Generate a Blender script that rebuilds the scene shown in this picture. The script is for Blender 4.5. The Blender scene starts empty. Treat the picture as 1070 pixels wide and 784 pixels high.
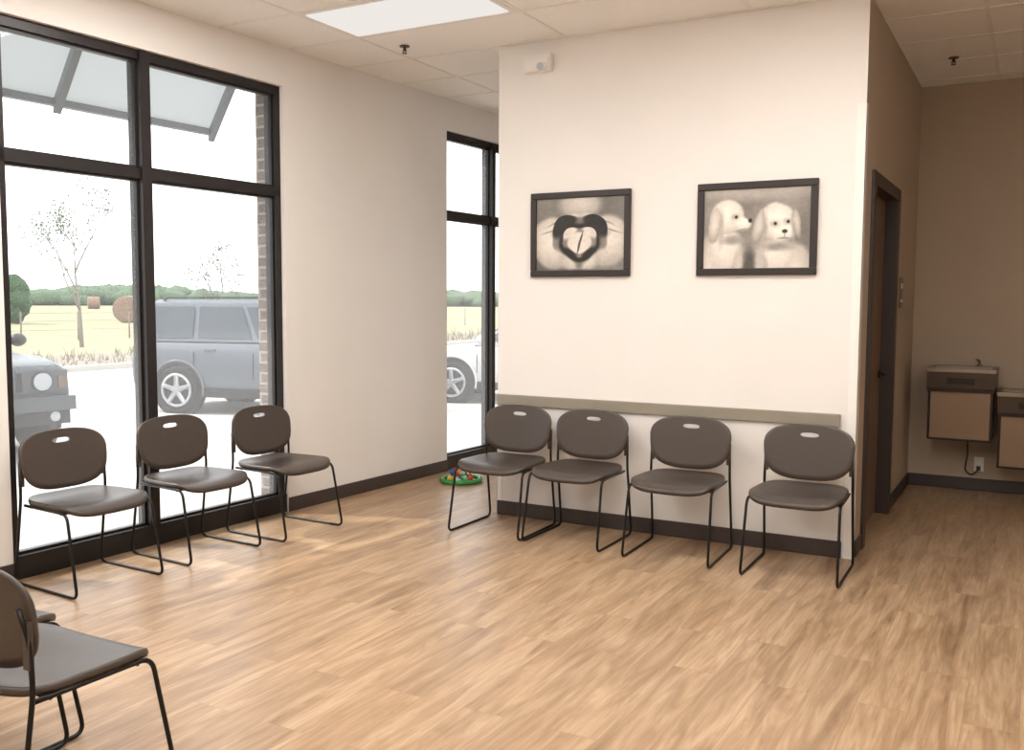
import bpy, bmesh, math, random
import numpy as np
from mathutils import Vector, Matrix
random.seed(7)
scene=bpy.context.scene
COL=scene.collection

# ---------------------------------------------------------------- materials
def srgb(r,g,b):
    return tuple(((c/255)/12.92 if c/255<=.04045 else (((c/255)+.055)/1.055)**2.4) for c in (r,g,b))+(1,)
def base_mat(name,col,rough=.5,metal=0,spec=.5):
    m=bpy.data.materials.new(name); m.use_nodes=True
    b=m.node_tree.nodes['Principled BSDF']
    b.inputs['Base Color'].default_value=col
    b.inputs['Roughness'].default_value=rough
    b.inputs['Metallic'].default_value=metal
    b.inputs['Specular IOR Level'].default_value=spec
    return m
def mat(name,col,rough=.5,metal=0,spec=.5,var=.06,scale=20,bump=0,bscale=200,stretch=(1,1,1)):
    """principled with procedural noise variation of colour + optional bump"""
    m=base_mat(name,col,rough,metal,spec); nt=m.node_tree; b=nt.nodes['Principled BSDF']
    tc=nt.nodes.new('ShaderNodeTexCoord'); mp=nt.nodes.new('ShaderNodeMapping'); mp.inputs['Scale'].default_value=stretch
    nt.links.new(tc.outputs['Object'],mp.inputs['Vector'])
    n=nt.nodes.new('ShaderNodeTexNoise'); n.inputs['Scale'].default_value=scale; n.inputs['Detail'].default_value=5
    nt.links.new(mp.outputs[0],n.inputs['Vector'])
    r=nt.nodes.new('ShaderNodeValToRGB')
    c=col[:3]
    r.color_ramp.elements[0].position=.3; r.color_ramp.elements[1].position=.7
    r.color_ramp.elements[0].color=tuple(max(0,x*(1-var)) for x in c)+(1,)
    r.color_ramp.elements[1].color=tuple(min(1,x*(1+var)) for x in c)+(1,)
    nt.links.new(n.outputs['Fac'],r.inputs[0]); nt.links.new(r.outputs[0],b.inputs['Base Color'])
    if bump:
        n2=nt.nodes.new('ShaderNodeTexNoise'); n2.inputs['Scale'].default_value=bscale; n2.inputs['Detail'].default_value=3
        nt.links.new(mp.outputs[0],n2.inputs['Vector'])
        bp=nt.nodes.new('ShaderNodeBump'); bp.inputs['Strength'].default_value=bump; bp.inputs['Distance'].default_value=.002
        nt.links.new(n2.outputs['Fac'],bp.inputs['Height']); nt.links.new(bp.outputs[0],b.inputs['Normal'])
    return m
M={}
M['wall']=mat('wall_paint_white',srgb(234,230,226),.75,var=.012,scale=3,bump=.15,bscale=160,spec=.2)
M['tan']=mat('wall_paint_tan',srgb(180,163,144),.75,var=.015,scale=3,bump=.15,bscale=160,spec=.2)  # tan paint that also carries the corridor's dimmer light in its colour
M['base']=mat('baseboard_rubber',srgb(62,52,48),.45,var=.05)
M['rail']=mat('chair_rail_taupe',srgb(146,138,124),.5,var=.03)
M['guard']=mat('corner_guard',srgb(240,236,232),.4,var=.01)
M['bronze']=mat('dark_bronze_aluminium',srgb(42,38,38),.38,metal=.3,var=.05)
M['black']=mat('black_steel_rod',srgb(24,22,22),.32,metal=.4,var=.05)
M['plastic']=mat('chair_plastic',srgb(68,59,53),.36,var=.06,scale=60,bump=.25,bscale=500)
M['frame']=mat('picture_frame_wood',srgb(42,35,32),.45,var=.12,scale=30,stretch=(1,1,8))
M['matw']=mat('white_trim',srgb(235,232,226),.5,var=.01)
M['door']=mat('door_laminate',srgb(112,90,72),.5,var=.1,scale=12,stretch=(8,8,.6))
M['doorframe']=mat('door_frame_paint',srgb(58,48,43),.45,var=.04)
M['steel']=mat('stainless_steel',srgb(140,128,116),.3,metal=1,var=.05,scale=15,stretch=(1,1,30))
M['steelm']=mat('stainless_basin_shade',srgb(76,66,58),.32,metal=.9,var=.05,scale=15,stretch=(1,1,30))  # darker steel of the basin body
M['steeld']=mat('dark_steel',srgb(50,43,38),.35,metal=.7,var=.05)
M['apron']=mat('fountain_apron_brushed',srgb(142,120,98),.42,metal=.6,var=.03,scale=6)
M['sprink']=mat('sprinkler_metal',srgb(90,80,75),.35,metal=.8)
M['concrete']=mat('parking_concrete',srgb(190,187,183),.9,var=.05,scale=1.2)
M['curb']=mat('curb_concrete',srgb(170,166,160),.9,var=.04,scale=2)
M['dirt']=mat('planting_bed',srgb(132,122,110),1,var=.15,scale=3)
M['grass']=mat('dry_grass',srgb(138,136,104),1,var=.15,scale=.35)
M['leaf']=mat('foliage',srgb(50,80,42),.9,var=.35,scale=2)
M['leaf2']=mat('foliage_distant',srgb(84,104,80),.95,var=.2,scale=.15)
M['bark']=mat('bark',srgb(128,118,108),.95,var=.15,scale=20)
M['hay']=mat('hay',srgb(136,112,96),1,var=.2,scale=8)
M['weed']=mat('dry_weed',srgb(134,126,104),1,var=.2,scale=5)
M['tire']=mat('tire_rubber',srgb(36,36,38),.8,var=.05)
M['alloy']=mat('wheel_alloy',srgb(190,192,196),.3,metal=.8)
M['carglass']=mat('car_glass',srgb(66,74,82),.15,spec=.6,var=.02)
M['paintgrey']=mat('car_paint_grey',srgb(106,112,121),.35,metal=.3,var=.02)
M['paintwhite']=mat('car_paint_white',srgb(196,196,197),.35,var=.01)
M['paintdark']=mat('car_paint_slate',srgb(86,92,98),.35,metal=.3,var=.02)
M['carblack']=mat('car_trim_black',srgb(34,34,36),.5)
M['lamp']=mat('headlamp',srgb(180,188,194),.1,var=.01)
M['plate']=mat('licence_plate',srgb(180,184,192),.4,var=.05,scale=40)
M['tail']=mat('tail_lamp',srgb(150,40,34),.25)
M['amber']=mat('turn_lamp',srgb(120,98,84),.25)
M['awnrib']=mat('awning_rib',srgb(128,134,138),.5,var=.02)
M['green']=mat('toy_green',srgb(50,140,70),.4)
M['red']=mat('toy_red',srgb(196,60,40),.4)
M['yellow']=mat('toy_yellow',srgb(222,180,60),.4)
M['blue']=mat('toy_blue',srgb(60,100,170),.4)
M['tbar']=mat('ceiling_tbar',srgb(238,234,228),.5,var=.01)
M['sign']=mat('sign_plate',srgb(110,98,88),.4,var=.04)
def awn():
    m=mat('awning_panel',srgb(190,195,198),.6,var=.02,scale=4); nt=m.node_tree; b=nt.nodes['Principled BSDF']
    tr=nt.nodes.new('ShaderNodeBsdfTranslucent'); tr.inputs[0].default_value=(.74,.77,.78,1); mx=nt.nodes.new('ShaderNodeMixShader'); mx.inputs[0].default_value=.5
    o=nt.nodes['Material Output']; nt.links.new(b.outputs[0],mx.inputs[1]); nt.links.new(tr.outputs[0],mx.inputs[2]); nt.links.new(mx.outputs[0],o.inputs[0]); return m
M['awn']=awn()

def wood_floor():
    m=base_mat('vinyl_plank_floor',(1,1,1,1),.36); nt=m.node_tree; N=nt.nodes; L=nt.links; b=N['Principled BSDF']
    tc=N.new('ShaderNodeTexCoord'); mp=N.new('ShaderNodeMapping'); mp.inputs['Rotation'].default_value=(0,0,math.radians(90))
    L.new(tc.outputs['Object'],mp.inputs['Vector'])
    br=N.new('ShaderNodeTexBrick'); br.inputs['Scale'].default_value=1; br.inputs['Brick Width'].default_value=1.22; br.inputs['Row Height'].default_value=.18
    br.inputs['Mortar Size'].default_value=.0014; br.inputs['Mortar Smooth'].default_value=.6; br.inputs['Bias'].default_value=0
    br.offset=.37
    br.inputs['Color1'].default_value=(0,0,0,1); br.inputs['Color2'].default_value=(1,1,1,1); br.inputs['Mortar'].default_value=(.5,.5,.5,1)
    L.new(mp.outputs[0],br.inputs['Vector'])
    add=N.new('ShaderNodeVectorMath'); add.operation='MULTIPLY_ADD'
    L.new(br.outputs['Color'],add.inputs[0]); add.inputs[1].default_value=(7,13,5); L.new(tc.outputs['Object'],add.inputs[2])
    m2=N.new('ShaderNodeMapping'); m2.inputs['Scale'].default_value=(9,1.0,1); L.new(add.outputs[0],m2.inputs['Vector'])
    n1=N.new('ShaderNodeTexNoise'); n1.inputs['Scale'].default_value=1.4; n1.inputs['Detail'].default_value=9; n1.inputs['Roughness'].default_value=.64; n1.inputs['Distortion'].default_value=1.0
    L.new(m2.outputs[0],n1.inputs['Vector'])
    m3=N.new('ShaderNodeMapping'); m3.inputs['Scale'].default_value=(60,3.0,1); L.new(add.outputs[0],m3.inputs['Vector'])
    n2=N.new('ShaderNodeTexNoise'); n2.inputs['Scale'].default_value=1.5; n2.inputs['Detail'].default_value=4; L.new(m3.outputs[0],n2.inputs['Vector'])
    r=N.new('ShaderNodeValToRGB'); L.new(n1.outputs['Fac'],r.inputs[0])
    e=r.color_ramp.elements; e[0].position=.28; e[0].color=srgb(138,108,80); e[1].position=.70; e[1].color=srgb(202,175,145)
    k=e.new(.5); k.color=srgb(177,147,116)
    mx=N.new('ShaderNodeMixRGB'); mx.blend_type='MULTIPLY'; mx.inputs[0].default_value=.4; L.new(r.outputs[0],mx.inputs[1])
    r2=N.new('ShaderNodeValToRGB'); r2.color_ramp.elements[0].position=.3; r2.color_ramp.elements[0].color=(.52,.49,.46,1); r2.color_ramp.elements[1].position=.6; r2.color_ramp.elements[1].color=(1,1,1,1)
    L.new(n2.outputs['Fac'],r2.inputs[0]); L.new(r2.outputs[0],mx.inputs[2])
    mt=N.new('ShaderNodeMixRGB'); mt.blend_type='MULTIPLY'; mt.inputs[0].default_value=1; L.new(mx.outputs[0],mt.inputs[1])
    r3=N.new('ShaderNodeValToRGB'); r3.color_ramp.elements[0].color=(.87,.86,.85,1); r3.color_ramp.elements[1].color=(1,1,1,1); L.new(br.outputs['Color'],r3.inputs[0]); L.new(r3.outputs[0],mt.inputs[2])
    ms=N.new('ShaderNodeMixRGB'); ms.blend_type='MIX'; ms.inputs[2].default_value=srgb(120,94,72)
    f=N.new('ShaderNodeMath'); f.operation='MULTIPLY'; f.inputs[1].default_value=.5; L.new(br.outputs['Fac'],f.inputs[0]); L.new(f.outputs[0],ms.inputs[0]); L.new(mt.outputs[0],ms.inputs[1])
    L.new(ms.outputs[0],b.inputs['Base Color'])
    rr=N.new('ShaderNodeMapRange'); rr.inputs['To Min'].default_value=.28; rr.inputs['To Max'].default_value=.46; L.new(n1.outputs['Fac'],rr.inputs['Value']); L.new(rr.outputs[0],b.inputs['Roughness'])
    bp=N.new('ShaderNodeBump'); bp.inputs['Strength'].default_value=.12; bp.inputs['Distance'].default_value=.002; L.new(n2.outputs['Fac'],bp.inputs['Height']); L.new(bp.outputs[0],b.inputs['Normal'])
    return m
M['floor']=wood_floor()
M['ceil']=mat('ceiling_tile',srgb(246,243,239),.9,var=.025,scale=90,bump=.4,bscale=240,spec=.1)
def brick_mat():
    m=base_mat('brick',(1,1,1,1),.9); nt=m.node_tree; N=nt.nodes; L=nt.links
    tc=N.new('ShaderNodeTexCoord'); sp=N.new('ShaderNodeSeparateXYZ'); L.new(tc.outputs['Object'],sp.inputs[0])
    ad=N.new('ShaderNodeMath'); L.new(sp.outputs[0],ad.inputs[0]); L.new(sp.outputs[1],ad.inputs[1])
    cb=N.new('ShaderNodeCombineXYZ'); L.new(ad.outputs[0],cb.inputs[0]); L.new(sp.outputs[2],cb.inputs[1])
    br=N.new('ShaderNodeTexBrick'); br.inputs['Scale'].default_value=1; br.inputs['Brick Width'].default_value=.2; br.inputs['Row Height'].default_value=.075; br.inputs['Mortar Size'].default_value=.008
    br.inputs['Color1'].default_value=srgb(104,92,86); br.inputs['Color2'].default_value=srgb(128,116,109); br.inputs['Mortar'].default_value=srgb(160,153,147)
    L.new(cb.outputs[0],br.inputs['Vector']); L.new(br.outputs['Color'],N['Principled BSDF'].inputs['Base Color']); return m
M['brick']=brick_mat()
def glass_mat():
    m=bpy.data.materials.new('window_glass'); m.use_nodes=True; nt=m.node_tree; N=nt.nodes; N.clear()
    o=N.new('ShaderNodeOutputMaterial'); t=N.new('ShaderNodeBsdfTransparent'); t.inputs[0].default_value=(.97,.98,.98,1)
    g=N.new('ShaderNodeBsdfGlossy'); g.inputs['Roughness'].default_value=.03
    # pale haze over the outdoor view, put into the glass as a translucent veil
    veil=N.new('ShaderNodeBsdfTranslucent'); veil.inputs[0].default_value=(.98,.98,.98,1)
    md=N.new('ShaderNodeMixShader'); md.inputs[0].default_value=.10
    nt.links.new(t.outputs[0],md.inputs[1]); nt.links.new(veil.outputs[0],md.inputs[2])
    lw=N.new('ShaderNodeLayerWeight'); lw.inputs[0].default_value=.5
    pw=N.new('ShaderNodeMath'); pw.operation='POWER'; pw.inputs[1].default_value=4
    ml=N.new('ShaderNodeMath'); ml.operation='MULTIPLY_ADD'; ml.inputs[1].default_value=.5; ml.inputs[2].default_value=.02
    mx=N.new('ShaderNodeMixShader'); nt.links.new(lw.outputs['Facing'],pw.inputs[0]); nt.links.new(pw.outputs[0],ml.inputs[0]); nt.links.new(ml.outputs[0],mx.inputs[0])
    nt.links.new(md.outputs[0],mx.inputs[1]); nt.links.new(g.outputs[0],mx.inputs[2]); nt.links.new(mx.outputs[0],o.inputs[0]); return m
M['glass']=glass_mat()
def emis(name,col,s):
    m=bpy.data.materials.new(name); m.use_nodes=True; nt=m.node_tree; nt.nodes.clear()
    o=nt.nodes.new('ShaderNodeOutputMaterial'); e=nt.nodes.new('ShaderNodeEmission'); e.inputs[0].default_value=col; e.inputs[1].default_value=s
    nt.links.new(e.outputs[0],o.inputs[0]); return m
M['troffer']=emis('troffer_lens',(1,.96,.905,1),21)  # lens of the out-of-view panels, added to brighten the room
M['troffer_dim']=emis('troffer_lens_dim',(1,.95,.90,1),.86)
def print_mat():
    m=base_mat('photo_print',(1,1,1,1),.35); nt=m.node_tree; a=nt.nodes.new('ShaderNodeVertexColor'); a.layer_name='Col'
    nt.links.new(a.outputs['Color'],nt.nodes['Principled BSDF'].inputs['Base Color']); return m
M['print']=print_mat()

# ---------------------------------------------------------------- mesh builder
class MB:
    def __init__(s): s.v=[]; s.f=[]; s.m=[]; s.mats=[]; s.sm=[]
    def mi(s,k):
        if k not in s.mats: s.mats.append(k)
        return s.mats.index(k)
    def addv(s,pts): n=len(s.v); s.v+= [tuple(p) for p in pts]; return n
    def face(s,idx,k,smooth=False): s.f.append(tuple(idx)); s.m.append(s.mi(k)); s.sm.append(smooth)
    def box(s,a,b,k,faces=None):
        x0,y0,z0=a; x1,y1,z1=b
        n=s.addv([(x0,y0,z0),(x1,y0,z0),(x1,y1,z0),(x0,y1,z0),(x0,y0,z1),(x1,y0,z1),(x1,y1,z1),(x0,y1,z1)])
        F={'-z':(0,3,2,1),'+z':(4,5,6,7),'-y':(0,1,5,4),'+x':(1,2,6,5),'+y':(2,3,7,6),'-x':(3,0,4,7)}
        for q,i in F.items(): s.face([n+j for j in i], (faces or {}).get(q,k))
    def hexa(s,p,k,smooth=False):
        n=s.addv(p)
        for i in [(0,3,2,1),(4,5,6,7),(0,1,5,4),(1,2,6,5),(2,3,7,6),(3,0,4,7)]: s.face([n+j for j in i],k,smooth)
    def quad(s,p,k): n=s.addv(p); s.face(range(n,n+len(p)),k)
    def tube(s,path,r,k,n=10,closed=False):
        P=[Vector(p) for p in path]; R=r if isinstance(r,(list,tuple)) else [r]*len(P)
        ref=None; rings=[]
        for i,p in enumerate(P):
            if closed: t=(P[(i+1)%len(P)]-P[i-1])
            else: t=(P[min(i+1,len(P)-1)]-P[max(i-1,0)])
            t.normalize()
            if ref is None:
                ref=Vector((0,0,1)) if abs(t.z)<.9 else Vector((1,0,0))
            a=ref-t*ref.dot(t)
            if a.length<1e-4: a=t.orthogonal()
            a.normalize(); b=t.cross(a); ref=a
            rings.append(s.addv([p+(a*math.cos(2*math.pi*j/n)+b*math.sin(2*math.pi*j/n))*R[i] for j in range(n)]))
        L=len(rings)
        for i in range(L if closed else L-1):
            A=rings[i]; B=rings[(i+1)%L]
            for j in range(n): s.face((A+j,A+(j+1)%n,B+(j+1)%n,B+j),k,True)
        if not closed:
            s.face([rings[0]+j for j in range(n)][::-1],k); s.face([rings[-1]+j for j in range(n)],k)
    def cyl(s,a,b,r,k,n=20,r2=None): s.tube([a,b],[r,r if r2 is None else r2],k,n)
    def rings(s,R,k,cap=True,smooth=True):
        ids=[s.addv(r) for r in R]; n=len(R[0])
        for A,B in zip(ids,ids[1:]):
            for j in range(n): s.face((A+j,A+(j+1)%n,B+(j+1)%n,B+j),k,smooth)
        if cap: s.face([ids[0]+j for j in range(n)][::-1],k,False); s.face([ids[-1]+j for j in range(n)],k,False)
    def ball(s,c,r,k,nu=10,nv=14,jit=0):
        c=Vector(c); r=r if isinstance(r,(tuple,list)) else (r,r,r); rr=[]
        for i in range(nu+1):
            th=max(.02,min(math.pi-.02,math.pi*i/nu)); row=[]
            for j in range(nv):
                q=1+random.uniform(-jit,jit); ph=2*math.pi*j/nv
                row.append(c+Vector((r[0]*math.sin(th)*math.cos(ph)*q,r[1]*math.sin(th)*math.sin(ph)*q,-r[2]*math.cos(th)*q)))
            rr.append(row)
        s.rings(rr,k)
    def mesh(s,name):
        me=bpy.data.meshes.new(name); me.from_pydata(s.v,[],s.f); 
        for k in s.mats: me.materials.append(M[k])
        me.polygons.foreach_set('material_index',s.m); me.polygons.foreach_set('use_smooth',s.sm)
        bm=bmesh.new(); bm.from_mesh(me); bmesh.ops.recalc_face_normals(bm,faces=bm.faces); bm.to_mesh(me); bm.free(); me.update(); return me
    def obj(s,name,loc=(0,0,0),rot=0,bevel=0,mw=None,parent=None,seg=2):
        o=bpy.data.objects.new(name,s.mesh(name)); COL.objects.link(o)
        if mw is not None: o.matrix_world=mw
        else: o.location=loc; o.rotation_euler=(0,0,rot)
        if parent: o.parent=parent
        if bevel:
            b=o.modifiers.new('bevel','BEVEL'); b.width=bevel; b.segments=seg; b.limit_method='ANGLE'; b.angle_limit=math.radians(40)
        return o
def fillet(P,r,n=5):
    P=[Vector(p) for p in P]; out=[P[0]]
    for i in range(1,len(P)-1):
        a=(P[i-1]-P[i]); b=(P[i+1]-P[i]); d=min(r,a.length*.45,b.length*.45); a.normalize(); b.normalize()
        p0=P[i]+a*d; p1=P[i]+b*d
        for k in range(n+1):
            t=k/n; out.append(p0*(1-t)**2+P[i]*2*t*(1-t)+p1*t*t)
    out.append(P[-1]); return out
def simple_box(name,a,b,k,bevel=0,faces=None,mw=None):
    m=MB(); m.box(a,b,k,faces); return m.obj(name,bevel=bevel,mw=mw)

# ---------------------------------------------------------------- room dimensions
H=3.2185; YF=5.728; X1=-3.283; X2=-.897; YB=8.38
ANG=.0476; WO=Vector((-4.5954,5,0))
MW=Matrix.Translation(WO)@Matrix(((math.sin(ANG),-math.cos(ANG),0,0),(math.cos(ANG),math.sin(ANG),0,0),(0,0,1,0),(0,0,0,1)))
def W(s,d,z): return MW@Vector((s,d,z))
XR=3.6; Y0=-3.2

def poly_slab(name,k,z0,z1,ext=0):
    m=MB(); a=W(Y0-5-.2,.1,0); b=W(YB-5+.1,.1,0)
    P=[(a.x,Y0-.1),(XR+.1,Y0-.1),(XR+.1,YB+.1),(b.x,YB+.1)]
    m.hexa([(x,y,z0) for x,y in P]+[(x,y,z1) for x,y in P],k); return m.obj(name)
poly_slab('floor','floor',-.1,0); poly_slab('ceiling','ceil',H,H+.1)

# left (window) wall
w1=(-1.965,.04); w2=(1.96,3.22); ZH=2.955; S0=Y0-5-.2; S1=YB-5+.2
m=MB()
for a,b in ((S0,w1[0]),(w1[1],w2[0]),(w2[1],S1)):
    m.box((a,0,0),(b,.10,H+.1),'wall'); m.box((a,.10,-.12),(b,.27,H+.6),'brick')
for a,b in (w1,w2):
    m.box((a,0,ZH),(b,.10,H+.1),'wall'); m.box((a,.10,ZH),(b,.27,H+.6),'brick'); m.box((a,.10,-.12),(b,.27,.0),'brick')
m.obj('wall_left',mw=MW)
def window(name,a,b,mull):
    m=MB(); d0,d1=.035,.135
    m.box((a,d0-.02,0),(b,d1,.125),'bronze')
    m.box((a,d0,ZH-.055),(b,d1,ZH),'bronze')
    m.box((a,d0,.1),(a+.05,d1,ZH),'bronze'); m.box((b-.05,d0,.1),(b,d1,ZH),'bronze')
    m.box((a,d0,2.208),(b,d1,2.270),'bronze')
    for c,hw in mull: m.box((c-hw,d0-.02,.1),(c+hw,d1,ZH-.01),'bronze')
    e=[a+.05]+[x for c,hw in mull for x in (c-hw,c+hw)]+[b-.05]
    for i in range(0,len(e),2):
        for z0,z1 in ((.125,2.208),(2.270,ZH-.055)):
            m.box((e[i],.055,z0),(e[i]+.014,.10,z1),'bronze'); m.box((e[i+1]-.014,.055,z0),(e[i+1],.10,z1),'bronze')
            m.box((e[i],.055,z0),(e[i+1],.10,z0+.014),'bronze'); m.box((e[i],.055,z1-.014),(e[i+1],.10,z1),'bronze')
            m.quad([(e[i]+.004,.08,z0+.004),(e[i+1]-.004,.08,z0+.004),(e[i+1]-.004,.08,z1-.004),(e[i]+.004,.08,z1-.004)],'glass')
    m.obj(name,mw=MW)
window('window_1',w1[0],w1[1],[(-1.06,.034)]); window('window_2',w2[0],w2[1],[(2.735,.028)])
for i,(a,b) in enumerate(((S0+.3,w1[0]),(w1[1],w2[0]))):
    simple_box('baseboard_left' if i==0 else 'baseboard_left.%03d'%i,(a,-.012,0),(b,-.0005,.1),'base',mw=MW,bevel=.004)

# front wall block and its corridor side
DY0,DY1,DZ=6.04,7.16,2.25; T=.14
simple_box('wall_front',(X1,YF,0),(X2-T,YB,H),'wall')
simple_box('wall_side',(X2-T,YF,0),(X2,DY0,H),'wall',faces={'+x':'tan','+y':'tan'})
simple_box('wall_side.001',(X2-T,DY1,0),(X2,YB,H),'tan')
simple_box('wall_side.002',(X2-T,DY0,DZ),(X2,DY1,H),'tan')
m=MB()
e=.002
for z0,z1,y0,y1 in ((0,DZ-e,DY0+e,DY0+.05),(0,DZ-e,DY1-.05,DY1-e),(DZ-.05,DZ-e,DY0+e,DY1-e)): m.box((X2-T+.004,y0,z0),(X2+.018,y1,z1),'doorframe')
m.box((X2-.115,DY0+.052,.008),(X2-.07,DY1-.052,DZ-.052),'door')
m.cyl((X2-.07,DY1-.12,1.0),(X2-.055,DY1-.12,1.0),.026,'steeld'); m.cyl((X2-.06,DY1-.12,1.0),(X2-.02,DY1-.12,1.0),.009,'steeld'); m.tube([(X2-.022,DY1-.12,1.0),(X2-.022,DY1-.24,1.0)],.009,'steeld')
m.obj('door_1')
m=MB()
for z0,z1,y0,y1 in ((0,DZ+.03,DY0-.045,DY0+e),(0,DZ+.03,DY1-e,DY1+.045),(DZ-e,DZ+.03,DY0-.04,DY1+.04)): m.box((X2+.0005,y0,z0),(X2+.018,y1,z1),'doorframe')
m.obj('trim_4')
simple_box('trim_1',(X1+.005,YF-.02,.775),(X2-.085,YF-.0005,.85),'rail',bevel=.005)
simple_box('baseboard_front',(X1+.002,YF-.012,0),(X2-.06,YF-.0005,.1),'base',bevel=.004)
simple_box('baseboard_side',(X2+.0005,DY1+.047,0),(X2+.012,YB-.013,.1),'base',bevel=.004)
simple_box('baseboard_side.001',(X2+.0035,YF+.055,0),(X2+.012,DY0-.047,.1),'base',bevel=.004)
simple_box('baseboard_back',(X2+.0005,YB-.012,0),(XR-.001,YB-.0005,.1),'base',bevel=.004)
m=MB(); g=.003
m.box((X2-.05,YF-g,.0),(X2+g,YF-.0003,2.62),'guard'); m.box((X2+.0003,YF-g,.0),(X2+g,YF+.05,2.62),'guard'); m.obj('trim_2')
m=MB(); m.box((X1-g,YF-g,.0),(X1+.035,YF-.0003,.775),'guard'); m.box((X1-g,YF-g,0),(X1-.0003,YF+.05,.775),'guard'); m.obj('trim_3')
simple_box('wall_back',(-4.75,YB+.0,0),(XR+.1,YB+.1,H),'tan')
simple_box('wall_right',(XR,Y0-.1,0),(XR+.1,YB,H),'wall')
simple_box('wall_rear',(-5.1,Y0-.1,0),(XR,Y0,H),'wall')

# ceiling grid
m=MB(); w=.012
xs=[-4.0+1.22*i for i in range(0,7)]; ys=[5.1+.61*i for i in range(-13,6)]
for x in xs: m.box((x-w,Y0+.01,H-.004),(x+w,YB-.01,H+.001),'tbar')
for y in ys:
    xl=W(y-5,0,0).x+.01
    m.box((xl,y-w,H-.005),(XR-.01,y+w,H+.001),'tbar')
m.obj('ceiling_grid')
lights=[(0,-1),(0,-5),(2,-5),(4,-5),(0,-9),(2,-9),(4,-9),(2,-12),(2,-2),(0,-3)]  # first panel is in view; the others are unseen, added for even brightness
for n,(i,j) in enumerate(lights):
    x0=-4.0+1.22*i; y0=5.1+.61*j; m=MB()
    m.box((x0+.014,y0+.014,H-.006),(x0+1.206,y0+.596,H-.002),'tbar')
    m.box((x0+.05,y0+.05,H-.012),(x0+1.17,y0+.56,H-.0062),'troffer' if n else 'troffer_dim'); m.obj('ceiling_light_panel' if n==0 else 'ceiling_light_panel.%03d'%n)

def sprinkler(x,y,n):
    m=MB(); m.cyl((x,y,H-.008),(x,y,H-.001),.034,'sprink'); m.cyl((x,y,H-.035),(x,y,H-.006),.009,'sprink')
    for a in (-1,1): m.tube([(x+a*.007,y,H-.022),(x+a*.015,y,H-.034),(x+a*.004,y,H-.048)],.003,'sprink',6)
    m.cyl((x,y,H-.052),(x,y,H-.049),.017,'sprink',16); m.obj(n)
sprinkler(-3.84,5.41,'ceiling_sprinkler'); sprinkler(-.60,7.47,'ceiling_sprinkler.001')
m=MB(); cx=-2.97; zz=3.065
m.box((cx-.1,YF-.05,zz-.055),(cx+.1,YF-.001,zz+.055),'matw')
m.box((cx-.085,YF-.056,zz-.04),(cx+.085,YF-.05,zz+.02),'guard')
for a in (.045,):
    m.tube([(cx+a,YF-.03,zz-.02),(cx+a,YF-.06,zz-.03),(cx+a,YF-.085,zz-.035)],[.018,.028,.03],'matw',14); m.cyl((cx+a,YF-.087,zz-.0353),(cx+a,YF-.085,zz-.035),.026,'lamp',14)
m.obj('emergency_light',bevel=.006)
m=MB(); m.box((X2+.0008,7.42,1.46),(X2+.008,7.58,1.68),'sign'); m.box((X2+.008,7.45,1.6),(X2+.0095,7.55,1.64),'guard'); m.box((X2+.008,7.44,1.5),(X2+.0095,7.56,1.52),'guard'); m.obj('wall_sign',bevel=.002)

# ---------------------------------------------------------------- framed prints
def sm(e0,e1,x): t=np.clip((x-e0)/(e1-e0),0,1); return t*t*(3-2*t)
def framed(name,x0,x1,z0,z1,func):
    m=MB(); fw=.042; d=.028; y1=YF-.002; y0=YF-d
    m.box((x0,y0,z0),(x1,y1,z0+fw),'frame'); m.box((x0,y0,z1-fw),(x1,y1,z1),'frame'); m.box((x0,y0,z0+fw),(x0+fw,y1,z1-fw),'frame'); m.box((x1-fw,y0,z0+fw),(x1,y1,z1-fw),'frame')
    e=bpy.data.objects.new(name,None); COL.objects.link(e); e.location=((x0+x1)/2,YF-.014,(z0+z1)/2)
    o=m.obj('frame',bevel=.005); o.parent=e; o.matrix_parent_inverse=Matrix.Translation(e.location).inverted()
    nx,ny=260,195; ax,bx,az,bz=x0+fw-.003,x1-fw+.003,z0+fw-.003,z1-fw+.003
    X,Yy=np.meshgrid(np.linspace(0,1,nx),np.linspace(0,1,ny)); g=func(X,Yy)
    V=[(ax+(bx-ax)*X[j,i],YF-.014,bz-(bz-az)*Yy[j,i]) for j in range(ny) for i in range(nx)]
    Fq=[(j*nx+i,(j+1)*nx+i,(j+1)*nx+i+1,j*nx+i+1) for j in range(ny-1) for i in range(nx-1)]
    me=bpy.data.meshes.new('print'); me.from_pydata(V,[],Fq); me.materials.append(M['print'])
    ca=me.color_attributes.new('Col','FLOAT_COLOR','POINT'); gg=np.clip(g,0,1)**2.2
    c=np.stack([gg*1.0,gg*.92,gg*.83,np.ones_like(gg)],-1).reshape(-1); ca.data.foreach_set('color',c.astype(np.float32))
    o2=bpy.data.objects.new('print',me); COL.objects.link(o2); o2.parent=e; o2.matrix_parent_inverse=Matrix.Translation(e.location).inverted()
def blob(g,X,Y,cx,cy,rx,ry,val,soft=.12,rot=0,shade=.12,alpha=1):
    A=(X-cx)*1.33; B=(Y-cy); c,s=math.cos(rot),math.sin(rot); a=(A*c+B*s)/(rx*1.33); b=(-A*s+B*c)/ry
    r=np.sqrt(a*a+b*b); k=(1-sm(1-soft,1+soft,r))*alpha; v=val-shade*r*r-.06*b*(shade>0); return g*(1-k)+v*k
rng=np.random.RandomState(3)
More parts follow.
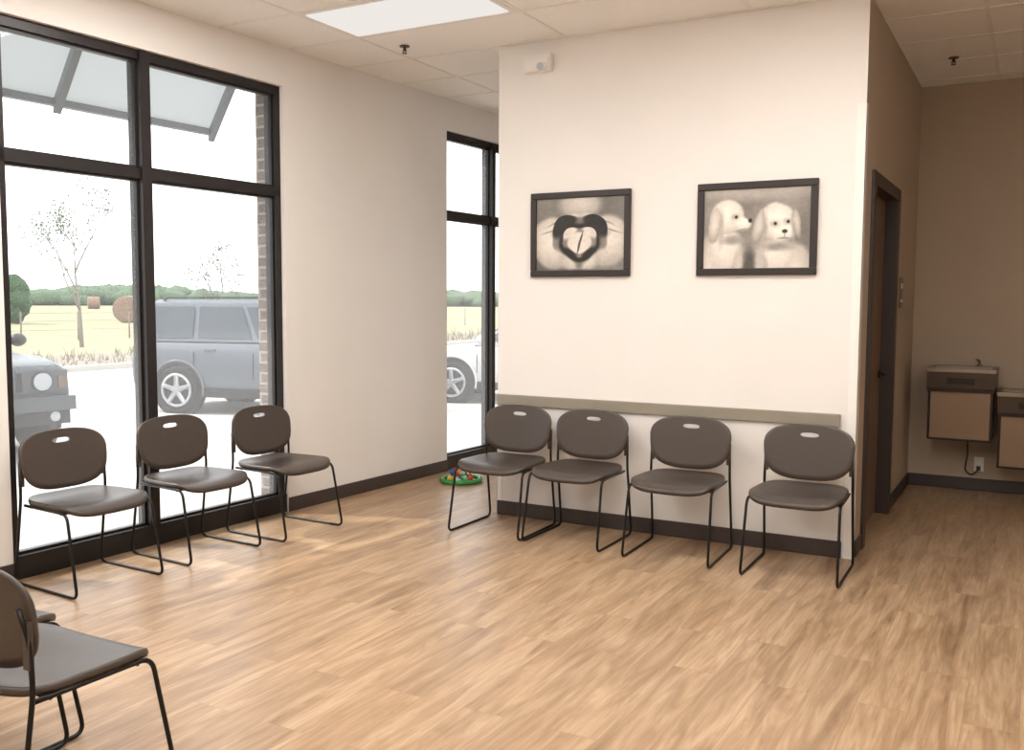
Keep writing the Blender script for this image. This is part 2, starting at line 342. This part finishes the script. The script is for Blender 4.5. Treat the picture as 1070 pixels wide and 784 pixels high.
def noise(X,Y,octs):
    out=0*X
    for o,a in octs:
        n=rng.rand(o+3,o+3); xi=np.clip(X,0,1)*o; yi=np.clip(Y,0,1)*o; x0=np.floor(xi).astype(int); y0=np.floor(yi).astype(int); fx=sm(0,1,xi-x0); fy=sm(0,1,yi-y0)
        out+=a*((n[y0,x0]*(1-fx)+n[y0,x0+1]*fx)*(1-fy)+(n[y0+1,x0]*(1-fx)+n[y0+1,x0+1]*fx)*fy-.5)
    return out
def puppies(X,Y):
    wx=noise(X,Y,((12,.018),(40,.006))); wy=noise(X,Y,((12,.018),(40,.006)))
    X0,Y0_=X,Y; X=X+wx; Y=Y+wy
    g=.56-.10*np.abs(X-.5)+.05*np.sin(X*9+Y*4)
    g=blob(g,X,Y,.5,.02,.55,.12,.68,shade=0,soft=.6)
    # left pup : looking to the right
    g=blob(g,X,Y,.12,1.02,.25,.48,.86,soft=.12,shade=.22); g=blob(g,X,Y,.22,.76,.15,.28,.92,soft=.3,shade=.10); g=blob(g,X,Y,.34,1.02,.05,.26,.80,soft=.3)
    g=blob(g,X,Y,.28,.64,.10,.05,.60,soft=.8,shade=0)
    g=blob(g,X,Y,.23,.35,.165,.22,.95,soft=.10,shade=.14,rot=-.15); g=blob(g,X,Y,.37,.43,.085,.085,.95,soft=.2,shade=.08,rot=.25)
    g=blob(g,X,Y,.165,.48,.03,.19,.70,rot=.0,shade=.0,soft=.8); g=blob(g,X,Y,.105,.45,.058,.23,.86,rot=.12,shade=.18,soft=.12)
    g=blob(g,X,Y,.31,.35,.040,.036,.72,shade=0,soft=.9)
    g=blob(g,X,Y,.36,.515,.06,.018,.58,rot=-.2,shade=0,soft=.9)
    # right pup : lower, facing the viewer
    g=blob(g,X,Y,.78,1.08,.28,.42,.87,soft=.12,shade=.22); g=blob(g,X,Y,.68,.86,.17,.22,.90,soft=.3,shade=.10); g=blob(g,X,Y,.55,1.05,.07,.28,.76,soft=.3)
    g=blob(g,X,Y,.70,.73,.13,.05,.58,soft=.8,shade=0)
    g=blob(g,X,Y,.685,.42,.165,.225,.95,soft=.10,shade=.14,rot=.15); g=blob(g,X,Y,.745,.56,.105,.11,.95,soft=.25,shade=.08)
    g=blob(g,X,Y,.58,.52,.025,.17,.68,rot=.1,shade=0,soft=.8); g=blob(g,X,Y,.525,.48,.052,.215,.82,rot=.20,shade=.2,soft=.12)
    g=blob(g,X,Y,.84,.49,.018,.14,.70,rot=-.1,shade=0,soft=.8); g=blob(g,X,Y,.875,.46,.040,.18,.80,rot=-.2,shade=.2,soft=.12)
    for ex,ey in ((.675,.445),(.80,.425)): g=blob(g,X,Y,ex,ey,.040,.036,.72,shade=0,soft=.9)
    g=blob(g,X,Y,.765,.63,.05,.014,.55,shade=0,soft=.9)
    g=blob(g,X,Y,.445,1.0,.055,.26,.34,shade=0,soft=.5)
    X,Y=X0,Y0_
    g=blob(g,X,Y,.315,.352,.014,.019,.12,shade=0,soft=.5); g=blob(g,X,Y,.447,.40,.018,.026,.15,shade=0,soft=.5)
    for ex,ey in ((.68,.448),(.797,.428)): g=blob(g,X,Y,ex,ey,.014,.019,.12,shade=0,soft=.5)
    g=blob(g,X,Y,.768,.545,.024,.023,.14,shade=0,soft=.5); g=blob(g,X,Y,.768,.59,.004,.03,.5,shade=0,soft=.9)
    return g+noise(X,Y,((20,.03),(60,.04)))
def heart(X,Y):
    wx=noise(X,Y,((8,.015),)); wy=noise(X,Y,((8,.015),)); X=X+wx; Y=Y+wy
    g=.44+.06*np.sin(X*5+1)*np.cos(Y*4)+.05*X
    # a furry white muzzle behind, then two hands from the sides
    g=blob(g,X,Y,.50,.10,.24,.20,.80,soft=.3,shade=.15)
    g=blob(g,X,Y,.20,.62,.25,.36,.90,shade=.20,soft=.1,rot=-.3); g=blob(g,X,Y,.80,.60,.26,.35,.88,shade=.20,soft=.1,rot=.3)
    g=blob(g,X,Y,.36,.38,.20,.12,.90,shade=.15,soft=.15,rot=-.5); g=blob(g,X,Y,.66,.38,.20,.12,.88,shade=.15,soft=.15,rot=.5)
    g=blob(g,X,Y,.5,.86,.22,.16,.86,shade=.15,soft=.2)
    for cx,cy,ro in ((.22,.34,1.15),(.16,.46,1.3),(.79,.34,-1.15),(.86,.46,-1.3)): g=blob(g,X,Y,cx,cy,.008,.13,.60,rot=ro,shade=0,soft=.8)
    def hs(x,y,sx,sy,cx,cy): a=(x-cx)/sx; b=-(y-cy)/sy; return (a*a+b*b-1)**3-a*a*b**3
    k=1-sm(-.06,.06,hs(X,Y,.27,.31,.50,.62)); g=g*(1-k)+.15*k
    k=1-sm(-.10,.10,hs(X,Y,.165,.175,.50,.62)); g=g*(1-k)+(.90-.35*np.abs(X-.5))*k
    g=blob(g,X,Y,.505,.62,.012,.15,.30,rot=.25,soft=.4,shade=0)
    g=blob(g,X,Y,.5,1.04,.48,.06,.32,shade=0,soft=.4)
    return g+noise(X,Y,((20,.04),(60,.04)))
framed('framed_heart_picture',-3.02,-2.303,1.658,2.215,heart)
framed('framed_puppies_picture',-1.863,-1.143,1.658,2.215,puppies)

# ---------------------------------------------------------------- chair
def chair_mesh():
    m=MB(); NA=64; ZC=.638
    def sq(th,a,b,n,):
        c,s=math.cos(th),math.sin(th); return (a*math.copysign(abs(c)**(2/n),c), b*math.copysign(abs(s)**(2/n),s))
    def backpt(x,h,off):
        z=ZC+h; y=.205+.25*h*.75-.30*(x*x) + off
        return (x,y,z)
    hole=[sq(2*math.pi*i/NA,.052,.013,2.6) for i in range(NA)]
    outer=[]
    for i in range(NA):
        x,h=sq(2*math.pi*i/NA,.260,.146,3.2)
        x*=1-.13*((-h/.146)*.5+.5)**1.5
        h+= .012*(1-(x/.26)**2)*(1 if h>0 else -.6)
        outer.append((x,h))
    def surf(off):
        R=[]
        for q in range(9):
            t=q/8; R.append([backpt(hole[i][0]*(1-t)+outer[i][0]*t,(hole[i][1]+.10)*(1-t)+outer[i][1]*t,off) for i in range(NA)])
        return R
    A=surf(-.006); B=surf(.008)
    R=A+[[ (p[0]*1.012,p[1]+.007,ZC+(p[2]-ZC)*1.014) for p in A[-1]]]+B[::-1]
    R.append(A[0])
    m.rings(R,'plastic',cap=False)
    def seatpt(x,y,off):
        z=.452-.012*math.exp(-((x/.16)**2+((y-.02)/.16)**2)) + .006*abs(x/.24)**3
        f=max(0,(-y-.13)/.10); z-=.030*f*f
        g=max(0,(y-.12)/.10); z+=.010*g*g
        return (x,y,z+off)
    out=[]
    for i in range(NA):
        x,y=sq(2*math.pi*i/NA,.258,.232,4.4); x*=1-.09*(y/.225*.5+.5); out.append((x,y))
    def ss(off): return [[seatpt(p[0]*t,p[1]*t,off) for p in out] for t in (.02,.2,.4,.6,.75,.88,.96,1)]
    A=ss(0); B=ss(-.018); rim=[[(p[0]*1.012,p[1]*1.012,p[2]-.012) for p in A[-1]],[(p[0]*1.0,p[1]*1.0,p[2]-.026) for p in A[-1]]]
    m.rings(A+rim+[B[-2]]+B[::-1][2:],'plastic')
    r=.0078
    for sx in (-1,1):
        P=[(sx*.228,.222,.685),(sx*.244,.205,.60),(sx*.247,.20,.46),(sx*.252,.268,r),(sx*.255,-.270,r),(sx*.246,-.190,.423),(sx*.232,.19,.423)]
        m.tube(fillet(P,.045,6),r,'black',10)
        m.box((sx*.238-.012,.196,.52),(sx*.238+.012,.212,.65),'plastic')
    m.tube([(-.246,-.14,.419),(.246,-.14,.419)],r,'black',10); m.tube([(-.234,.14,.419),(.234,.14,.419)],r,'black',10)
    return m.mesh('stacking_chair')
CM=chair_mesh()
def chair(x,y,deg,i):
    o=bpy.data.objects.new('stacking_chair' if i==0 else 'stacking_chair.%03d'%i,CM); COL.objects.link(o); o.location=(x,y,0); o.rotation_euler=(0,0,math.radians(deg))
for i,(x,y,d) in enumerate([(-1.12,5.335,0.5),(-1.825,5.355,1.5),(-2.495,5.375,-.6),(-3.035,5.37,0),(-4.375,3.26,87.3),(-4.345,3.97,86.5),(-4.26,4.635,87.5),(-2.54,1.72,181),(-3.075,1.79,180)]): chair(x,y,d,i)

# ---------------------------------------------------------------- drinking fountains
def fountain(name,xa,xb,zt,zb):
    m=MB(); yb=YB-.001; yf=YB-.46; w=xb-xa
    zr=zt-.15
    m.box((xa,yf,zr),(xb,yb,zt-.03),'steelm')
    t=.03
    m.box((xa-.005,yf-.005,zt-.03),(xb+.005,yf+t,zt),'steel'); m.box((xa-.005,yb-.10,zt-.03),(xb+.005,yb,zt),'steel')
    m.box((xa-.005,yf+t,zt-.03),(xa+t,yb-.10,zt),'steel'); m.box((xb-t,yf+t,zt-.03),(xb+.005,yb-.10,zt),'steel')
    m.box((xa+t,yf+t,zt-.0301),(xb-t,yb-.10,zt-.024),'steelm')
    m.cyl(((xa+xb)/2,yf+.18,zt-.024),((xa+xb)/2,yf+.18,zt-.020),.03,'steel')
    bx=xa+w*.72
    m.tube(fillet([(bx,yb-.06,zt-.002),(bx,yb-.06,zt+.045),(bx-.02,yb-.13,zt+.055)],.02),.009,'steel'); m.cyl((bx,yb-.06,zt),(bx,yb-.06,zt+.012),.022,'steel')
    m.box((xa+w*.3,yf-.014,zr+.03),(xb-w*.3,yf-.001,zr+.08),'steeld')
    m.box((xa+.003,yf+.002,zr-.03),(xb-.003,yb,zr-.0005),'steeld')
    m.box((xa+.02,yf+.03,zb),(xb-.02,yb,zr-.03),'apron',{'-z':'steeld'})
    m.box((xa+.012,yf+.022,zb),(xa+.03,yf+.05,zr-.03),'steeld'); m.box((xb-.03,yf+.022,zb),(xb-.012,yf+.05,zr-.03),'steeld'); m.box((xa+.012,yf+.022,zb-.008),(xb-.012,yb,zb+.008),'steeld')
    return m.obj(name,bevel=.004)
fountain('drinking_fountain',-.735,-.262,1.0,.455)
fountain('drinking_fountain.001',-.245,.23,.835,.27)
m=MB(); m.box((-.405,YB-.008,.155),(-.335,YB-.0006,.27),'matw')
for z in (.185,.235): m.box((-.387,YB-.010,z-.013),(-.353,YB-.008,z+.013),'guard')
m.obj('wall_outlet',bevel=.002)
m=MB(); m.tube(fillet([(-.46,YB-.05,.440),(-.45,YB-.03,.30),(-.47,YB-.02,.16),(-.42,YB-.03,.12),(-.372,YB-.045,.17),(-.37,YB-.035,.185)],.06,5),.005,'carblack',8); m.box((-.385,YB-.05,.17),(-.355,YB-.0105,.20),'carblack'); m.obj('power_cord')

# ---------------------------------------------------------------- toy
m=MB(); tx,ty=-4.13,6.6
R=.16
m.tube([(tx+R*math.cos(a),ty+R*math.sin(a),.02) for a in np.linspace(0,2*math.pi,25)[:-1]],.02,'green',10,closed=True)
m.box((tx-.12,ty-.03,.005),(tx+.12,ty+.03,.03),'green'); m.box((tx-.03,ty-.12,.005),(tx+.03,ty+.12,.03),'green')
m.tube([(tx-.1,ty,.03),(tx-.08,ty,.1),(tx,ty+.02,.13),(tx+.08,ty,.1),(tx+.1,ty,.03)],.008,'red',8)
m.tube([(tx,ty-.1,.03),(tx,ty-.06,.09),(tx,ty+.05,.10),(tx,ty+.1,.03)],.008,'yellow',8)
for p,k in (((tx-.09,ty,.075),'blue'),((tx+.05,ty+.01,.12),'yellow'),((tx,ty-.07,.075),'red'),((tx+.12,ty-.05,.05),'red'),((tx-.02,ty-.14,.05),'yellow')): m.ball(p,.024,k,8,12)
m.obj('bead_maze_toy')

# ---------------------------------------------------------------- exterior
G=-.12
simple_box('parking_lot_ground',(-18.6,-25,G-.1),(-4.9,60,G),'concrete')
simple_box('ground_field',(-420,-200,G-.3),(-18.6,500,G-.02),'grass')
simple_box('ground_field.001',(-18.6,60,G-.3),(120,500,G-.02),'grass')
simple_box('planting_bed_ground',(-24,-25,G-.1),(-18.75,60,G+.02),'dirt')
simple_box('curb_trim',(-18.75,-25,G-.1),(-18.55,60,G+.13),'curb',bevel=.02)
def wheel(m,x,y,r,side):
    rr=[]
    for (dy,rad) in ((-.10,r*.70),(-.11,r*.93),(-.07,r),(.07,r),(.11,r*.93),(.10,r*.70)):
        rr.append([(x+rad*math.cos(a),y+dy,r+rad*math.sin(a)) for a in np.linspace(0,2*math.pi,33)[:-1]])
    m.rings(rr,'tire')
    yo=y+side*.085
    m.tube([(x+r*.66*math.cos(a),yo+side*.02,r+r*.66*math.sin(a)) for a in np.linspace(0,2*math.pi,29)[:-1]],.022,'alloy',8,closed=True)
    m.cyl((x,yo,r),(x,yo+side*.004,r),r*.66,'carblack',24)
    m.cyl((x,yo,r),(x,yo+side*.035,r),.06,'alloy',16)
    for k in range(5):
        a=2*math.pi*k/5+.3; m.tube([(x,yo+side*.02,r),(x+r*.66*math.cos(a),yo+side*.022,r+r*.66*math.sin(a))],[.045,.032],'alloy',6)
def car(name,loc,deg,paint,kind):
    m=MB(); 
    if kind=='suv': L=4.15; Wd=.88; belt=1.04; roof=1.61; hood=.99; cab=[(-2.02,belt),(-1.84,roof),(.55,roof),(1.15,belt+.0)]; zlow=.26; r=.335; wx=(-1.28,1.30)
    elif kind=='jeep': L=4.4; Wd=.88; belt=1.08; roof=1.68; hood=1.03; cab=[(-2.12,belt),(-1.98,roof),(.38,roof),(.86,belt)]; zlow=.36; r=.35; wx=(-1.3,1.38)
    else: L=4.5; Wd=.88; belt=.94; roof=1.45; hood=.90; cab=[(-1.75,belt),(-1.1,roof),(.25,roof),(1.05,belt)]; zlow=.24; r=.33; wx=(-1.32,1.38)
    h=L/2
    def sec(x,w,zt,zb):
        pts=[(w*.90,zb),(w*.985,zb+.12),(w,zb+.30),(w*.99,zt-.16),(w*.955,zt-.05),(w*.85,zt)]
        return [(x,y,z) for y,z in pts]+[(x,-y,z) for y,z in pts[::-1]]
    st=[(-h,.90,belt-.10,zlow+.16),(-h+.05,.96,belt-.03,zlow+.05),(-h+.3,1,belt,zlow),(-.5,1,belt,zlow),(cab[3][0]-.1,1,belt,zlow),(cab[3][0]+.15,.985,hood,zlow)]
    if kind=='jeep': st+=[(h-.5,.97,hood-.01,zlow),(h-.12,.94,hood-.05,zlow),(h-.03,.92,hood-.08,zlow+.02),(h,.90,hood-.14,zlow+.06)]
    else: st+=[(h-.55,.96,hood-.05,zlow),(h-.25,.90,hood-.14,zlow),(h-.06,.80,hood-.24,zlow+.05),(h,.72,hood-.32,zlow+.10)]
    m.rings([sec(x,Wd*k,zt,zb) for x,k,zt,zb in st],paint)
    wb,wr=Wd*.93,Wd*.74
    c=cab
    B=lambda x,z,s:(x,s*(wb+(wr-wb)*(z-belt)/(roof-belt)),z)
    zc=roof-.05
    ringL=[]
    for s in (-1,1): ringL.append([B(c[0][0],belt-.02,s),B(c[1][0],zc,s),B(c[2][0],zc,s),B(c[3][0],belt-.02,s)])
    a,b=ringL
    n=m.addv(a+b)
    top=m.addv([(c[1][0]+.08,-wr*.86,roof),(c[2][0]-.12,-wr*.86,roof),(c[1][0]+.08,wr*.86,roof),(c[2][0]-.12,wr*.86,roof)])
    m.face((n,n+1,n+2,n+3),paint); m.face((n+7,n+6,n+5,n+4),paint); m.face((n,n+4,n+5,n+1),paint); m.face((n+3,n+2,n+6,n+7),paint)
    m.face((n+1,top,top+1,n+2),paint); m.face((n+5,n+6,top+3,top+2),paint); m.face((n+1,n+5,top+2,top),paint); m.face((n+2,top+1,top+3,n+6),paint); m.face((top,top+2,top+3,top+1),paint)
    z0,z1=belt+.03,roof-.10
    def xat(i,j,z): t=(z-c[i][1])/(c[j][1]-c[i][1]); return c[i][0]+(c[j][0]-c[i][0])*t
    xr0,xr1=xat(0,1,z0)+.12,xat(0,1,z1)+.12; xf0,xf1=xat(3,2,z0)-.12,xat(3,2,z1)-.10
    split=[0,.30,.62,1] if kind!='sedan' else [0,.12,.55,1]
    for s in (-1,1):
        o=.016
        for i in range(3):
            ta,tb=split[i]+(.015 if i else 0),split[i+1]-(.015 if i<2 else 0)
            q=[(xr0+(xf0-xr0)*ta,z0),(xr0+(xf0-xr0)*tb,z0),(xr1+(xf1-xr1)*tb,z1),(xr1+(xf1-xr1)*ta,z1)]
            m.quad([(B(x,z,s)[0],B(x,z,s)[1]+s*o,z) for x,z in q],'carglass')
        m.ball((c[3][0]-.18,s*(Wd+.09),belt+.07),(.09,.09,.075),paint if kind!='jeep' else 'carblack',8,12)
        for x in (xr0+(xf0-xr0)*.30,xr0+(xf0-xr0)*.62,c[3][0]-.08): m.box((x-.005,s*Wd-.004,zlow+.25),(x+.005,s*Wd+.004,belt-.17),'carblack')
        for x in (xr0+(xf0-xr0)*.36,xr0+(xf0-xr0)*.68): m.box((x,s*Wd-.01,belt-.15),(x+.17,s*Wd+.018,belt-.12),paint)
        m.box((wx[0]+r+.05,min(s*(Wd-.02),s*(Wd+.012)),zlow-.02),(wx[1]-r-.05,max(s*(Wd-.02),s*(Wd+.012)),zlow+.10),'carblack')
        for x in wx:
            m.cyl((x,s*(Wd-.10),r+.01),(x,s*(Wd+.004),r+.01),r+.065,'carblack',32)
            m.tube([(x+(r+.07)*math.cos(t),s*(Wd+.004),r+.01+(r+.07)*math.sin(t)) for t in np.linspace(-.25,math.pi+.25,22)],.02,'carblack' if kind=='jeep' else paint,6)
            wheel(m,x,s*(Wd-.07),r,s)
        if kind!='sedan': m.tube([(c[1][0]+.15,s*wr*.9,roof-.03),(c[1][0]+.25,s*wr*.9,roof+.035),(c[2][0]-.35,s*wr*.9,roof+.035),(c[2][0]-.2,s*wr*.9,roof-.03)],.014,'carblack',8)
        m.box((-h-.004,min(s*Wd*.68,s*Wd*.87),belt-.30),(-h+.10,max(s*Wd*.68,s*Wd*.87),belt-.10),'tail')
    def plane(i,j,sgn):
        q=[]
        for z,wk in ((belt+.02,.88),(roof-.10,.86)):
            x=xat(i,j,z)+sgn*.016; y=(wb+(wr-wb)*(z-belt)/(roof-belt))*wk; q.append((x,y,z)); q.append((x,-y,z))
        m.quad([q[0],q[1],q[3],q[2]],'carglass')
    plane(3,2,1); plane(0,1,-1)
    if kind=='jeep':
        m.box((h-.08,-Wd*.93,.50),(h+.10,Wd*.93,.64),paint); m.box((h-.10,-Wd*.88,.36),(h+.06,Wd*.88,.50),'carblack')
        m.box((h-.03,-.78,.68),(h+.012,.78,.90),paint)
        for k in range(7): y=-.30+.10*k; m.box((h+.005,y-.03,.70),(h+.017,y+.03,.88),'carblack')
        for s in (-1,1):
            m.cyl((h-.02,s*.52,.79),(h+.03,s*.52,.79),.105,'carblack',24); m.cyl((h+.0,s*.52,.79),(h+.04,s*.52,.79),.088,'lamp',24)
            m.cyl((h+.05,s*.62,.44),(h+.07,s*.62,.44),.05,'lamp',18)
            m.box((h-.02,min(s*.68,s*.76),.72),(h+.03,max(s*.68,s*.76),.84),'amber')
        m.box((h+.10,-.16,.50),(h+.112,.16,.66),'plate')
    else:
        m.box((h-.12,-.40,.42),(h+.012,.40,.54),'carblack'); m.box((h-.10,-.30,.58),(h+.006,.30,.64),'carblack')
        for s in (-1,1): m.ball((h-.22,s*.62,.66),(.16,.13,.07),'lamp',8,12)
        m.box((h+.012,-.16,.44),(h+.02,.16,.54),'plate')
    o=m.obj(name,loc=(loc[0],loc[1],G+.001),rot=math.radians(deg),bevel=.012,seg=2)
    return o
car('parked_suv',(-9.60,10.59),15,'paintgrey','suv')
car('parked_sedan',(-6.95,13.8),195,'paintwhite','sedan')
car('parked_jeep',(-10.92,5.84),-10,'paintdark','jeep')
# awning
m=MB(); zo,xo=2.88,1.5
sa,sb=-3.9,.74; sl=1.5; di=.28; zi=zo+(xo-di)*sl
m.hexa([(sa,xo,zo),(sb,xo,zo),(sb,di,zi),(sa,di,zi),(sa,xo,zo+.03),(sb,xo,zo+.03),(sb,di,zi+.03),(sa,di,zi+.03)],'awn')
m.box((sa,xo-.03,zo-.03),(sb,xo+.03,zo+.02),'awnrib')
for s in (-3.5,-2.08,-.66,.71):
    m.hexa([(s-.03,xo,zo-.08),(s+.03,xo,zo-.08),(s+.03,di,zi-.08),(s-.03,di,zi-.08),(s-.03,xo,zo),(s+.03,xo,zo),(s+.03,di,zi),(s-.03,di,zi)],'awnrib')
m.obj('window_awning',mw=MW)
def tree(name,x,y,hgt,seed,leafn=220):
    random.seed(seed); m=MB(); tips=[]
    def br(p,d,l,r,dep):
        pts=[p]; q=Vector(p); dd=Vector(d)
        for i in range(4):
            dd=(dd+Vector((random.uniform(-.12,.12),random.uniform(-.12,.12),.05))).normalized(); q=q+dd*l/4; pts.append(q.copy())
        m.tube(pts,[r*(1-.14*i) for i in range(5)],'bark',6)
        for t in pts[2:]: tips.append((t,l))
        if dep>0:
            for k in range(4 if dep>1 else 3):
                b=pts[random.randint(2,4)]; a=random.uniform(0,6.28); t=random.uniform(.5,.9)
                nd=(dd*.9+Vector((math.cos(a)*t,math.sin(a)*t,.15))).normalized(); br(b,nd,l*random.uniform(.5,.68),r*.45,dep-1)
    br((0,0,0),(0,0,1),hgt*.45,hgt*.013,4)
    for k in range(leafn):
        t,l=random.choice(tips); t=t+Vector([random.gauss(0,.10) for _ in range(3)])
        a=Vector([random.uniform(-1,1) for _ in range(3)]).normalized()*.055; b=a.orthogonal().normalized()*.03
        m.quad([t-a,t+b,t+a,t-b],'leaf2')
    return m.obj(name,loc=(x,y,G+.02))
tree('young_tree',-27.3,20.3,5.4,3,420); tree('young_tree.001',-27.6,26.3,4.6,5,300)
def bush(name,x,y,w,h,k,n=26,seed=1):
    random.seed(seed); m=MB()
    for i in range(n):
        a=random.uniform(0,6.28); rr=w*.36*math.sqrt(random.random()); z=random.uniform(.2,.8)*h; f=1-.5*abs(z/h-.45)
        m.ball((rr*math.cos(a)*f,rr*math.sin(a)*f,z),(w*.2,w*.2,h*.2),k,8,10,jit=.16)
    m.cyl((0,0,0),(0,0,h*.3),w*.04,'bark',8)
    return m.obj(name,loc=(x,y,G-.02))
bush('green_tree',-57.5,37.25,3.0,3.3,'leaf',40)
random.seed(11); m=MB()
for i in range(620):
    an=random.uniform(math.radians(20),math.radians(75)); D=random.uniform(240,275); hh=random.uniform(1.2,2.8)+1.0*math.sin(an*23)+1.2
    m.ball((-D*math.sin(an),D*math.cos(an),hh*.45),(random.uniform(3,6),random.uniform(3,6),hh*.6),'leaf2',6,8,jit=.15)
m.obj('distant_tree_line',loc=(0,0,G))
def bale(name,x,y,r,ang):
    m=MB(); c,s=math.cos(ang),math.sin(ang); w=r*.9
    rr=[]
    for t,k in ((-1,.0),(-1,.5),(-1,.93),(-.92,1),(-.3,1.01),(.3,1.01),(.92,1),(1,.93),(1,.5),(1,0.0)):
        rr.append([(c*w*t-s*(max(k,.02)*r*math.cos(a)),s*w*t+c*(max(k,.02)*r*math.cos(a)),r*.98+max(k,.02)*r*math.sin(a)*(1+.02*math.sin(a*9))) for a in np.linspace(0,2*math.pi,25)[:-1]])
    m.rings(rr,'hay'); return m.obj(name,loc=(x,y,G-.02))
bale('round_hay_bale',-54.6,44.4,.92,2.2); bale('round_hay_bale.001',-130,99,.95,1.0); bale('round_hay_bale.002',-60,130,.95,.2)
random.seed(5); m=MB()
for i in range(1500):
    x=random.uniform(-23.8,-19.2); y=random.uniform(8,40); hh=random.uniform(.08,.35)*(2 if random.random()<.1 else 1); a=random.uniform(0,6.28); w=.025
    p=Vector((x,y,G)); 
    m.quad([p+Vector((math.cos(a)*w,math.sin(a)*w,0)),p-Vector((math.cos(a)*w,math.sin(a)*w,0)),p+Vector((random.uniform(-.15,.15),random.uniform(-.15,.15),hh))],'weed')
m.obj('dry_weeds')
m=MB()
for i in range(26):
    t=i/25; m.cyl((-33,10+60*t,G-.02),(-33,10+60*t,G+1.1),.03,'bark',6)
for z in (.4,.75,1.05): m.tube([(-33,10,G+z),(-33,70,G+z)],.006,'bark',5)
m.obj('wire_fence')

# ---------------------------------------------------------------- light
wd=bpy.data.worlds.new('World'); scene.world=wd; wd.use_nodes=True; bg=wd.node_tree.nodes['Background']; bg.inputs[0].default_value=(.97,.985,1,1); bg.inputs[1].default_value=2.7
sd=bpy.data.lights.new('sun','SUN'); sd.energy=3.4; sd.angle=.03; sd.color=(1,.95,.88); so=bpy.data.objects.new('sun',sd); COL.objects.link(so)
d=Vector((.86,.30,-.92)).normalized(); so.rotation_euler=d.to_track_quat('-Z','Y').to_euler()

# ---------------------------------------------------------------- camera
f,yaw,t,r=992.09,.5056,.0784,.0048
fh=Vector((-math.sin(yaw),math.cos(yaw),0)); R0=Vector((math.cos(yaw),math.sin(yaw),0)); up=Vector((0,0,1))
F=fh*math.cos(t)-up*math.sin(t); U0=up*math.cos(t)+fh*math.sin(t)
Rv=R0*math.cos(r)+U0*math.sin(r); Uv=-R0*math.sin(r)+U0*math.cos(r)
cd=bpy.data.cameras.new('camera'); cam=bpy.data.objects.new('camera',cd); COL.objects.link(cam)
mw=Matrix((Rv,Uv,-F)).transposed().to_4x4(); mw.translation=Vector((0,0,1.5)); cam.matrix_world=mw
cd.sensor_fit='HORIZONTAL'; cd.sensor_width=36; cd.lens=f/1070*36; cd.clip_end=1000; cd.clip_start=.05
scene.camera=cam
scene.view_settings.view_transform='Standard'
